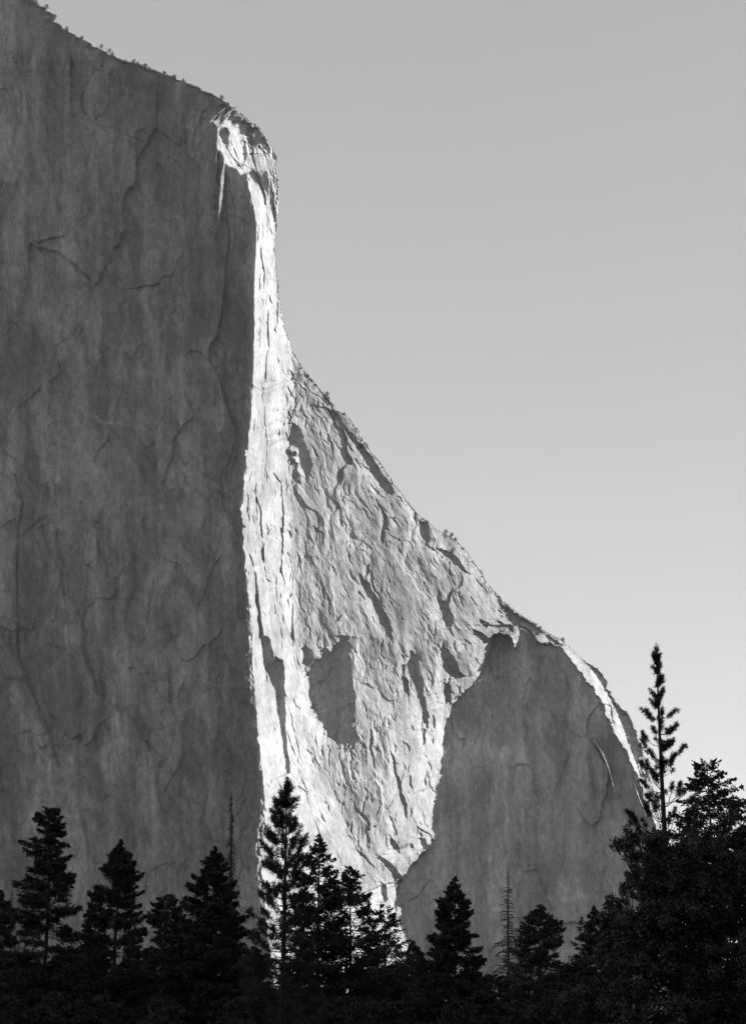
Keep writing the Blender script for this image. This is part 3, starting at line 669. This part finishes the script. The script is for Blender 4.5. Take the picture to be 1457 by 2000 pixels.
def conifer(name, label, cat, u, vtop, Y, width, profile, seed, group=None, dens=1.0, leaf=.30, lw=.10, droop=.25, lift=.35, gap=0.25,
            low=.04, spacing=.32, mat=None, sparse_low=0, wob_=.35, tuft=1.0):
    """fir, cedar or spruce: limbs with flat sprays of small leafy blades; width = half width of crown in metres"""
    rng = np.random.default_rng(seed); mat = mat or M_NEEDLE
    base, H = place(u, vtop, Y); root = empty(name, base); tag(root, label, cat, group)
    tl = trunk_line(H, rng); tb = MB(); r0 = max(.012 * H, .09)
    tb.tube(tl, r0 * (1 - np.linspace(0, 1, len(tl)) ** 1.1) + .015, 7); tb.build('trunk', M_BARK, root)
    lb = MB(); cb = MB()
    pf = prof(profile)
    z = H * low; side_w = rng.uniform(0, 6.28)
    B = []; D = []; LN = []
    while z < H * .995:
        t = 1 - z / H                       # 0 at tip
        R = 1.18 * width * pf(t)
        nb = 3 if t < .15 else 4
        for q in range(nb):
            if rng.random() < .7 * gap * min(1, t * 3): continue
            az = rng.uniform(0, 2 * np.pi)
            Lb = R * (1 - wob_ + 2 * wob_ * rng.random() * .75) * (1 + .12 * math.sin(az + side_w))
            if Lb < .10: Lb = .10
            d0 = np.array([math.cos(az), math.sin(az), 0])
            s = np.linspace(0, 1, 7)[:, None]
            el = lift * (1 - min(1, t * 2.2)) * .8 - droop * min(1, t * 1.5)
            c0 = np.array([np.interp(z, tl[:, 2], tl[:, 0]), np.interp(z, tl[:, 2], tl[:, 1]), z])
            pts = c0 + d0 * Lb * s + np.array([0, 0, 1.0]) * Lb * (el * s + .26 * (s ** 2.2) * (1 if t > .2 else .4))
            lb.tube(pts, np.linspace(max(.008 * Lb + .01, .014), .006, 7), 3)
            nt_ = int(max(4, Lb / .085 * dens))
            tt = rng.uniform(.12, 1, nt_) ** .75
            if nt_ > 0:
                pp = np.stack([np.interp(tt, s[:, 0], pts[:, k]) for k in range(3)], 1)
                sg = np.where(rng.random(nt_) < .5, -1, 1)
                an = az + sg * rng.uniform(.2, 1.25, nt_)
                td = unit(np.stack([np.cos(an), np.sin(an), rng.uniform(-.55, .6, nt_) * tuft], 1))
                tlen = ((1.05 - tt) * Lb * .42 + (.10 + .12 * rng.random(nt_)) * min(1, .1 + t * 6))
                nl = 14
                ks = (np.arange(nl) + .5) / nl
                b_ = (pp[:, None] + td[:, None] * (tlen[:, None] * ks[None])[..., None]).reshape(-1, 3)
                dd = unit(np.repeat(td, nl, 0) + rng.normal(size=(nt_ * nl, 3)) * .65)
                B.append(b_); D.append(dd); LN.append(np.full(len(b_), leaf * .52 * min(1, .35 + t * 7)) * rng.uniform(.6, 1.3, len(b_)))
        z += .78 * spacing * rng.uniform(.6, 1.4) * (.35 + .65 * min(1, t * 4)) 
    B = np.vstack(B); D = np.vstack(D); LN = np.concatenate(LN)
    cb.tris(blades(B, D, LN, lw * .95, rng))
    lb.build('limbs', M_BARK, root); cb.build('crown', mat, root)
    return root

def tufts(centres, dirs, r, n, wd, rng):
    """bottle-brush ends of a long-needled pine"""
    c = np.repeat(centres, n, 0); d = np.repeat(dirs, n, 0)
    t = rng.uniform(-.5, .55, len(c))[:, None] * r
    v = unit(rng.normal(size=(len(c), 3)) + d * .75)
    return blades(c + d * t, v, r * rng.uniform(.75, 1.1, len(c)), wd, rng)

def pine(name, label, u, vtop, Y, width, profile, seed, levels, tuft_r=.24, needles=46, top_tufts=6, per=4, group=None, low=.15, wd=.016, sub=1.0, upturn=.45):
    rng = np.random.default_rng(seed)
    base, H = place(u, vtop, Y); root = empty(name, base); tag(root, label, 'tree', group)
    tl = trunk_line(H, rng, .006); tb = MB()
    tb.tube(tl, (.012 * H) * (1 - np.linspace(0, 1, len(tl)) ** 1.0) + .014, 8); tb.build('trunk', M_BARK, root)
    lb = MB(); cb = MB(); pf = prof(profile); C_ = []; D_ = []
    for i in range(levels):
        z = H * (1 - .012) - (H * (1 - low)) * ((i + .6) / levels) ** 1.12
        t = 1 - z / H; R = width * pf(t)
        for q in range((per if t > .2 else per - 1) + (1 if rng.random() < .5 else 0)):
            az = rng.uniform(0, 2 * np.pi); Lb = R * rng.uniform(.55, 1.1)
            d0 = np.array([math.cos(az), math.sin(az), 0.0]); s = np.linspace(0, 1, 8)[:, None]
            c0 = np.array([np.interp(z, tl[:, 2], tl[:, 0]), np.interp(z, tl[:, 2], tl[:, 1]), z + rng.uniform(-.1, .1)])
            up = upturn + rng.uniform(-.15, .2)
            pts = c0 + d0 * Lb * s + np.array([0, 0, 1.0]) * Lb * (-.05 * s + up * s ** 2.4)
            lb.tube(pts, np.linspace(.010 + .010 * Lb, .010, 8), 4)
            e = unit(pts[-1] - pts[-2]); C_.append(pts[-1]); D_.append(e)
            C_.append(pts[-1] - e * tuft_r * .8); D_.append(e); C_.append(pts[-1] - e * tuft_r * 1.5); D_.append(e)
            ns = int(Lb * 2.6 * sub)
            for k in range(ns):
                ts = rng.uniform(.35, .95); b = np.array([np.interp(ts, s[:, 0], pts[:, j]) for j in range(3)])
                an = az + rng.choice([-1, 1]) * rng.uniform(.4, 1.1)
                l2 = (1 - ts) * Lb * .6 + .25; dd = np.array([math.cos(an), math.sin(an), .35 + .5 * rng.random()]); dd /= np.linalg.norm(dd)
                q2 = b + dd * l2 * s[::2] + np.array([0, 0, .15 * l2]) * s[::2] ** 2
                lb.tube(q2, np.linspace(.011, .008, len(q2)), 3); C_.append(q2[-1]); D_.append(unit(q2[-1] - q2[-2]))
    for k in range(top_tufts):
        C_.append(np.array([tl[-1, 0], tl[-1, 1], H - k * tuft_r * .75])); D_.append(np.array([0, 0, 1.0]))
    cb.tris(tufts(np.array(C_), np.array(D_), tuft_r, needles, wd, rng))
    lb.build('limbs', M_BARK, root); cb.build('crown', M_NEEDLE, root)
    return root

def snag(name, label, u, vtop, Y, width, profile, seed, droop=.5, wood=None, fuzz=0, spacing=.28):
    """dead conifer: a bare pole with thin curved twigs"""
    rng = np.random.default_rng(seed)
    base, H = place(u, vtop, Y); root = empty(name, base); tag(root, label, 'tree')
    wood = wood or M_GREY
    tl = trunk_line(H, rng, .008); tb = MB()
    tb.tube(tl, (.0105 * H) * (1 - np.linspace(0, 1, len(tl)) ** 1.0) + .03, 7); tb.build('trunk', wood, root)
    lb = MB(); pf = prof(profile); z = H * .12
    while z < H * .99:
        t = 1 - z / H
        for q in range(4):
            az = rng.uniform(0, 2 * np.pi); Lb = width * pf(t) * rng.uniform(.35, 1.1)
            d0 = np.array([math.cos(az), math.sin(az), 0.0]); s = np.linspace(0, 1, 6)[:, None]
            c0 = np.array([np.interp(z, tl[:, 2], tl[:, 0]), np.interp(z, tl[:, 2], tl[:, 1]), z])
            pts = c0 + d0 * Lb * s + np.array([0, 0, 1.0]) * Lb * (.25 * s - droop * s ** 2 * rng.uniform(.5, 1.5))
            pts[2:] += rng.normal(size=(4, 3)) * .05 * Lb
            if rng.random() < .3: pts = pts[:rng.integers(3, 6)]
            lb.tube(pts, np.linspace(.00026 * Y + .01 * Lb, .00013 * Y, len(pts)), 3)
            for k in range(int(Lb * 2.5)):
                ts = rng.uniform(.3, 1); b = np.array([np.interp(ts * (len(pts) - 1) / 5, s[:len(pts), 0], pts[:, j]) for j in range(3)])
                an = az + rng.uniform(-1.2, 1.2); l2 = rng.uniform(.2, .6) * (.5 + .3 * Lb)
                dd = np.array([math.cos(an), math.sin(an), rng.uniform(-1.1, .1)])
                lb.tube([b, b + dd * l2 * .5, b + dd * l2 + np.array([0, 0, -.1 * l2])], [.024, .020, .012], 3)
        z += spacing * rng.uniform(.5, 1.5)
    lb.build('twigs', wood, root)['kind'] = 'stuff'
    return root

def broadleaf(name, label, u, vtop, Y, blobs, seed, leaf=.11, nleaf=9000, cat='tree', group=None):
    """oak: trunk, forking limbs to each clump, leaves in uneven clumps; blobs = (u, v, r_px, dY)"""
    rng = np.random.default_rng(seed)
    base, H = place(u, vtop, Y); root = empty(name, base); tag(root, label, cat, group)
    bx = np.array(base)
    tb = MB(); lb = MB(); cb = MB()
    cs = []; rs = []
    for (bu_, bv_, br, dy) in blobs:
        cs.append(np.array(at(bu_, bv_, Y + dy)) - bx); rs.append(br * (Y + dy) / FOC)
    top_ = np.mean([c for c in cs], axis=0); fork = np.array([top_[0] * .3, top_[1] * .3, max(.6, .3 * H)])
    tb.tube([(0, 0, 0), fork * .5 + np.array([.05, 0, 0]), fork, fork * .6 + top_ * .4], [.03 * H, .025 * H, .022 * H, .014 * H], 8)
    tb.build('trunk', M_BARK, root)
    tot = sum(r ** 2 for r in rs); L_ = []; Dn = []
    for c, r in zip(cs, rs):
        mid = fork * .45 + c * .55 + rng.normal(size=3) * .12 * np.linalg.norm(c - fork) * .5
        s = np.linspace(0, 1, 8)[:, None]; pts = (1 - s) ** 2 * fork + 2 * s * (1 - s) * mid + s ** 2 * c
        lb.tube(pts, np.linspace(.05 + .02 * r, .015, 8), 5)
        nsub = max(10, int(26 * (r / .8) ** 1.3))
        sd = unit(rng.normal(size=(nsub, 3))); rr = r * rng.uniform(.25, 1.08, nsub) ** .8
        ends = c + sd * rr[:, None] * np.array([1.05, 1.05, .85])
        for e in ends:
            st_ = pts[rng.integers(4, 8)]
            lb.tube([st_, st_ * .45 + e * .55 + rng.normal(size=3) * .05, e], [.016, .011, .005], 3)
        nn = int(nleaf * r ** 2 / tot)
        which = rng.integers(0, nsub, nn)
        p = ends[which] + unit(rng.normal(size=(nn, 3))) * (rng.random(nn) ** .5 * .22 * (r ** .5 + .25))[:, None]
        L_.append(p); Dn.append(unit(rng.normal(size=(nn, 3)) + sd[which] * .6))
    p = np.vstack(L_); d = np.vstack(Dn)
    cb.tris(blades(p, d, leaf * rng.uniform(.7, 1.3, len(p)), leaf * .62, rng))
    lb.build('limbs', M_BARK, root); cb.build('crown', M_LEAF, root)
    return root

CONE = [(0, .02), (.15, .2), (.4, .55), (.7, .85), (1, 1)]
FIR = [(0, .01), (.05, .08), (.1, .2), (.2, .4), (.4, .64), (.7, .95), (1, 1)]
RAGGED = [(0, .12), (.03, .30), (.06, .42), (.1, .36), (.2, .55), (.3, .45), (.36, .9), (.45, .95), (.55, .8), (.65, 1.05), (.8, 1), (1, 1)]
def px(n, Y): return n * Y / FOC

conifer('fir_tree', 'dark narrow fir cut by the left edge of the picture', 'tree', 4, 1738, 170, px(52, 170), FIR, 1, dens=1.3, leaf=.34, lw=.15)
snag('dead_tree', 'faint bare twiggy sapling beside the fir at the left edge', 27, 1738, 210, px(24, 210), [(0, .2), (.4, .9), (1, 1)], 2)
conifer('fir_tree', 'tall ragged conifer with broken flat top and trunk showing, second tree from the left', 'tree', 101, 1578, 150, px(66, 150), RAGGED, 3, gap=.42, dens=1.1, leaf=.34, lw=.14, droop=.3, wob_=.45, spacing=.34)
conifer('fir_tree', 'small slim fir between the tall ragged conifer and the broad pine', 'tree', 188, 1728, 200, px(40, 200), CONE, 4, dens=1.1, leaf=.36, lw=.15)
conifer('pine_tree', 'broad full pine with pointed knobbly tip, gap with bare limbs below its middle', 'tree', 233, 1637, 160, px(68, 160), [(0,.01),(.04,.07),(.085,.2),(.19,.46),(.34,.6),(.5,.75),(.7,.95),(1,1)], 5, dens=1.2, gap=.3, leaf=.36, lw=.14, lift=.5)
conifer('cedar_tree', 'short round-headed cedar with long thin bare trunk, between broad pine and dense fir', 'tree', 328, 1748, 190, px(52, 190), [(0,.1),(.08,.42),(.2,.6),(.35,.75),(.6,.7),(1,.8)], 6, dens=1.2, leaf=.32, lw=.14, gap=.3)
conifer('fir_tree', 'dense black fir standing in front of the tall thin dead spire', 'tree', 420, 1650, 150, px(98, 150), [(0,.01),(.05,.07),(.15,.26),(.35,.48),(.6,.8),(1,1)], 7, dens=1.7, gap=.08, leaf=.34, lw=.16)
snag('dead_tree', 'tall thin nearly bare spire with drooping twigs behind the dense black fir', 456, 1546, 175, px(38, 175), [(0,.1),(.06,.22),(.3,.3),(.42,.4),(.55,1),(.7,1.5),(1,1.5)], 8, droop=.9, wood=M_BARK, spacing=.16)
pine('pine_tree', 'long-needled pine with radiating tufts in front of the brightest rock', 558, 1526, 78, px(88, 78), [(0,.06),(.06,.14),(.14,.28),(.2,.42),(.28,.5),(.4,.62),(.6,.8),(1,1)], 9, 32, tuft_r=.21, needles=60, per=5, low=.03, sub=1.2, wd=.021)
conifer('fir_tree', 'pointed see-through fir just right of the tufted pine', 'tree', 621, 1628, 150, px(88, 150), [(0,.01),(.05,.10),(.15,.28),(.3,.45),(.6,.8),(1,1)], 10, dens=.9, gap=.25, leaf=.30, lw=.12)
conifer('fir_tree', 'round-shouldered fir standing against the bright toe of the cliff', 'tree', 684, 1692, 150, px(92, 150), [(0,.02),(.04,.14),(.1,.3),(.2,.45),(.4,.68),(.7,.95),(1,1)], 11, dens=.95, gap=.3, leaf=.30, lw=.12)
conifer('fir_tree', 'thin feathery fir low on the right of the round-shouldered fir, bright rock showing through', 'tree', 752, 1765, 170, px(62, 170), [(0,.08),(.1,.3),(.3,.6),(.6,.9),(1,1)], 12, dens=.6, gap=.35, leaf=.28, lw=.11)
conifer('fir_tree', 'low dark fir filling the dip left of the symmetrical broad fir', 'tree', 806, 1838, 180, px(60, 180), CONE, 13, dens=1.2, leaf=.32, lw=.14)
conifer('fir_tree', 'symmetrical broad black fir alone against the shaded wall', 'tree', 886, 1712, 140, px(98, 140), [(0,.01),(.05,.07),(.15,.21),(.35,.36),(.54,.48),(.74,.66),(.94,.9),(1,1)], 14, dens=1.9, gap=.1, leaf=.30, lw=.14, wob_=.28)
snag('dead_tree', 'bare leafless snag with short curved twigs right of the broad black fir', 990, 1698, 170, px(44, 170), [(0,.08),(.1,.18),(.3,.5),(.5,.8),(1,1)], 15, droop=.45, spacing=.22)
conifer('fir_tree', 'greyish open-branched fir just right of the bare snag', 'tree', 1053, 1766, 230, px(72, 230), [(0,.02),(.05,.14),(.12,.3),(.25,.5),(.4,.68),(.7,1),(1,1)], 16, dens=.85, gap=.35, leaf=.42, lw=.15)
conifer('fir_tree', 'pale thin-needled fir half hidden behind the small dark fir', 'tree', 1133, 1790, 330, px(42, 330), CONE, 17, dens=.45, gap=.4, leaf=.42, lw=.13, spacing=.55)
conifer('fir_tree', 'small dark fir whose tip rises left of the oak foliage', 'tree', 1161, 1768, 200, px(46, 200), FIR, 18, dens=1.1, leaf=.36, lw=.15)
pine('pine_tree', 'tallest tree, tufted long-needled pine with see-through spire against the sky', 1285, 1266, 75, px(78, 75),
     [(0,.04),(.04,.10),(.09,.14),(.11,.24),(.16,.32),(.2,.34),(.26,.46),(.33,.7),(.42,.95),(.55,1.0),(1,1)], 19, 24, tuft_r=.19, needles=80, per=4, low=.12, sub=.7, upturn=.6, wd=.021)
conifer('fir_tree', 'rounded bushy conifer right of the tall tufted pine, sky behind it', 'tree', 1384, 1490, 100, px(100, 100), [(0,.2),(.03,.3),(.1,.42),(.2,.55),(.3,.9),(.5,1),(1,1)], 20, dens=.9, gap=.45, leaf=.24, lw=.10, wob_=.45, spacing=.28)
broadleaf('oak_tree', 'big black oak mass in the lower right corner, branch reaching left over shaded wall', 1340, 1640, 56,
  [(1215,1655,24,-.6),(1245,1640,26,0),(1270,1660,34,.6),(1255,1690,20,-.4),(1300,1650,38,.5),(1330,1680,55,0),(1300,1720,50,.3),(1265,1740,22,0),(1380,1690,60,1),(1430,1720,60,.5),
   (1345,1760,70,0),(1420,1790,75,.8),(1290,1790,60,-.2),(1240,1820,50,.4),(1330,1850,80,.3),(1430,1880,85,0),(1240,1890,55,0),(1340,1940,85,0),(1440,1960,80,.5),(1240,1960,60,0)], 21, leaf=.115, nleaf=60000)
broadleaf('oak_tree', 'smaller oak sprays stepping down at the left foot of the oak mass', 1215, 1755, 62,
  [(1200,1770,20,0),(1225,1735,16,.3),(1185,1795,16,0),(1215,1800,30,0),(1190,1840,32,.3),(1180,1890,38,0),(1225,1870,40,0),(1180,1950,48,0),(1130,1960,40,.3)], 22, leaf=.115, nleaf=14000)
broadleaf('oak_tree', 'leafy oak at the right edge with bits of sky showing through', 1440, 1575, 64,
  [(1445,1590,22,0),(1430,1625,26,.3),(1395,1640,26,0),(1462,1640,34,0),(1440,1680,40,0),(1360,1655,24,0),(1480,1700,50,0)], 23, leaf=.12, nleaf=11000)

# young trees and brush that close the foot of the wood
UNDER = [(-8,1850,230),(40,1868,220),(70,1890,150),(140,1850,240),(165,1885,160),(215,1880,190),(262,1862,240),(300,1850,210),(345,1900,170),(372,1835,230),
 (395,1880,190),(440,1905,150),(492,1850,220),(522,1935,140),(590,1890,170),(640,1900,160),(700,1880,190),(735,1900,160),(775,1880,210),(790,1925,150),(830,1900,180),(862,1935,140),
 (925,1890,190),(965,1905,170),(1000,1935,160),(1035,1915,180),(1075,1900,210),(1100,1925,170),(1125,1880,230),(1150,1900,200),(1090,1950,130),(1020,1958,130),(905,1950,120),(470,1950,130),(200,1945,130),(110,1940,130),(20,1945,130),(320,1955,120),(560,1955,120),(680,1950,120),(750,1955,120)]
WHERE = [(40,'the left edge fir'),(150,'the tall ragged conifer'),(200,'the small slim fir'),(290,'the broad full pine'),(375,'the round-headed cedar'),(500,'the dense black fir'),(600,'the tufted pine'),(660,'the see-through fir'),
 (730,'the round-shouldered fir'),(812,'the thin feathery fir'),(950,'the symmetrical broad fir'),(1025,'the bare snag'),(1100,'the greyish open fir'),(1500,'the left foot of the oak')]
SZ = {}
for i, (u_, v_, Y_) in enumerate(UNDER):
    w_ = [n for lim, n in WHERE if u_ < lim][0]
    k = SZ.get(w_, 0); SZ[w_] = k + 1
    ad = ['low dark young conifer tucked at the foot of', 'second shorter young conifer under', 'squat bushy sapling in the gloom below', 'smallest dark sapling at the base of', 'last low sapling nearest the ground by'][min(k, 4)]
    conifer('young_conifer', ad + ' ' + w_, 'tree', u_, v_, Y_, px(44 + (i * 7) % 14, Y_), [(0,.06),(.1,.35),(.3,.65),(.6,.9),(1,1)], 200 + i,
            group='young conifers closing the foot of the wood', dens=1.1, gap=.1, leaf=.0022 * Y_, lw=.0011 * Y_, spacing=.0022 * Y_)

# ------------------------------------------------------------------ tiny trees along the crest of the cliff
def crest_point(u):
    i = int(np.argmin(np.abs(CREST_U - u))); return CREST[i]
TINY = [(62,12,'round clump of scrub pines at the very top left of the skyline'),(72,9,'small bush beside the round clump at the top left skyline'),(92,11,'upright little pine, first alone on the upper left skyline'),
 (109,9,'small pine on the upper left skyline just above the long bare slab'),(131,8,'little round pine half way along the upper left slab edge'),(161,7,'tiny bush at the lower end of the upper left slab edge'),
 (196,12,'wide-crowned little pine left of the leaning one on the skyline'),(213,14,'leaning flag-shaped pine with bare trunk on the skyline'),(219,7,'small bush at the foot of the leaning flag-shaped pine'),
 (258,8,'flat little pine on the skyline right of the leaning one'),(272,6,'low bush right of the flat little pine on the skyline'),(284,9,'pointed tiny pine at the end of the scrubby ledge'),(294,6,'low bush ending the scrubby ledge on the skyline'),
 (326,9,'round little pine on the middle of the sloping crest'),(342,6,'tiny pointed pine right of the round one on the crest'),(359,8,'dark round bush on the crest above the shaded face'),
 (434,10,'clump of little pines directly above the sunlit cap of the nose'),(445,7,'small bush right of the clump above the sunlit cap'),(472,8,'lone tiny pine on the curved crest right of the sunlit cap'),
 (640,9,'round tree on the crest above the long dark ramp'),(649,10,'taller dark tree at the notch above the long dark ramp'),(672,6,'tiny bush on the block right of the notch'),
 (872,11,'layered little pine standing on the skyline half way down the ridge'),(880,9,'second little pine leaning beside the layered one on the ridge'),(890,7,'low bush below the two little pines on the ridge'),
 (1098,8,'tiny pointed pine on the lower right shoulder of the skyline')]
for i, (u_, h_, lab) in enumerate(TINY):
    rng = np.random.default_rng(900 + i)
    p = crest_point(u_) + np.array([-.3, 1.5, -.8]); h = h_ * .53 + .8
    root = empty('crest_tree', tuple(p)); tag(root, lab, 'tree', 'tiny trees along the crest of the cliff')
    ln = (.35 if 'leaning' in lab else rng.uniform(-.12, .12)) * h
    tb = MB(); tb.tube([(0, 0, -.6), (ln * .4, 0, h * .5), (ln, 0, h * .95)], [.22, .16, .06], 5); tb.build('trunk', M_BARK, root)
    n = 330; zz = rng.uniform(.35 if h_ > 8 else .05, 1, n); rr = .42 * h * np.sqrt(rng.random(n)) * (np.sin(np.pi * np.clip(zz * .85 + .12, 0, 1)) ** .7) * (1 + .5 * np.sin(zz * 19 + i))
    az = rng.uniform(0, 6.28, n)
    c = np.stack([rr * np.cos(az) + ln * zz, rr * np.sin(az), zz * h], 1)
    cb = MB(); cb.tris(blades(c, unit(rng.normal(size=(n, 3))), .75, .42, rng)); cb.build('crown', M_NEEDLE, root)

# ------------------------------------------------------------------ thin valley haze
hb = np.array([[x, y, z] for z in (-9, 1250) for (x, y) in ((-6100, -6100), (6100, -6100), (6100, 9100), (-6100, 9100))], float)
hf = np.array([[3, 2, 1, 0], [4, 5, 6, 7], [0, 1, 5, 4], [1, 2, 6, 5], [2, 3, 7, 6], [3, 0, 4, 7]])
mh = bpy.data.materials.new('haze'); mh.use_nodes = True; mh.node_tree.nodes.clear()
pv = mh.node_tree.nodes.new('ShaderNodeVolumePrincipled'); mo = mh.node_tree.nodes.new('ShaderNodeOutputMaterial')
pv.inputs['Color'].default_value = (.95, .95, .95, 1); pv.inputs['Density'].default_value = HAZE
mh.node_tree.links.new(pv.outputs[0], mo.inputs['Volume'])
tag(mesh_obj('haze', hb, hf, mh), kind='stuff')

# scrub along the crest: low brush nobody could count
rng = np.random.default_rng(41); T_ = []
for (a_, b_, n_c, h_) in [(50, 112, 60, 2.6), (112, 240, 26, 1.4), (240, 300, 60, 2.2), (300, 400, 50, 1.8), (400, 530, 46, 1.6), (585, 668, 70, 2.2), (668, 830, 34, 1.4), (830, 955, 70, 1.8), (955, 1110, 110, 2.2), (1110, 1240, 30, 1.3)]:
    for i in range(n_c):
        c = crest_point(rng.uniform(a_, b_)) + np.array([rng.uniform(-3, 0), rng.uniform(-1.5, 1.5), rng.uniform(-2.5, .2)]); h = h_ * rng.uniform(.4, 1.3)
        n = 46; p = c + rng.normal(size=(n, 3)) * np.array([.5, .5, .36]) * h
        T_.append(blades(p, unit(rng.normal(size=(n, 3))), .7, .42, rng))
cb = MB(); cb.tris(np.vstack(T_)); tag(cb.build('scrub', M_NEEDLE, None), kind='stuff')
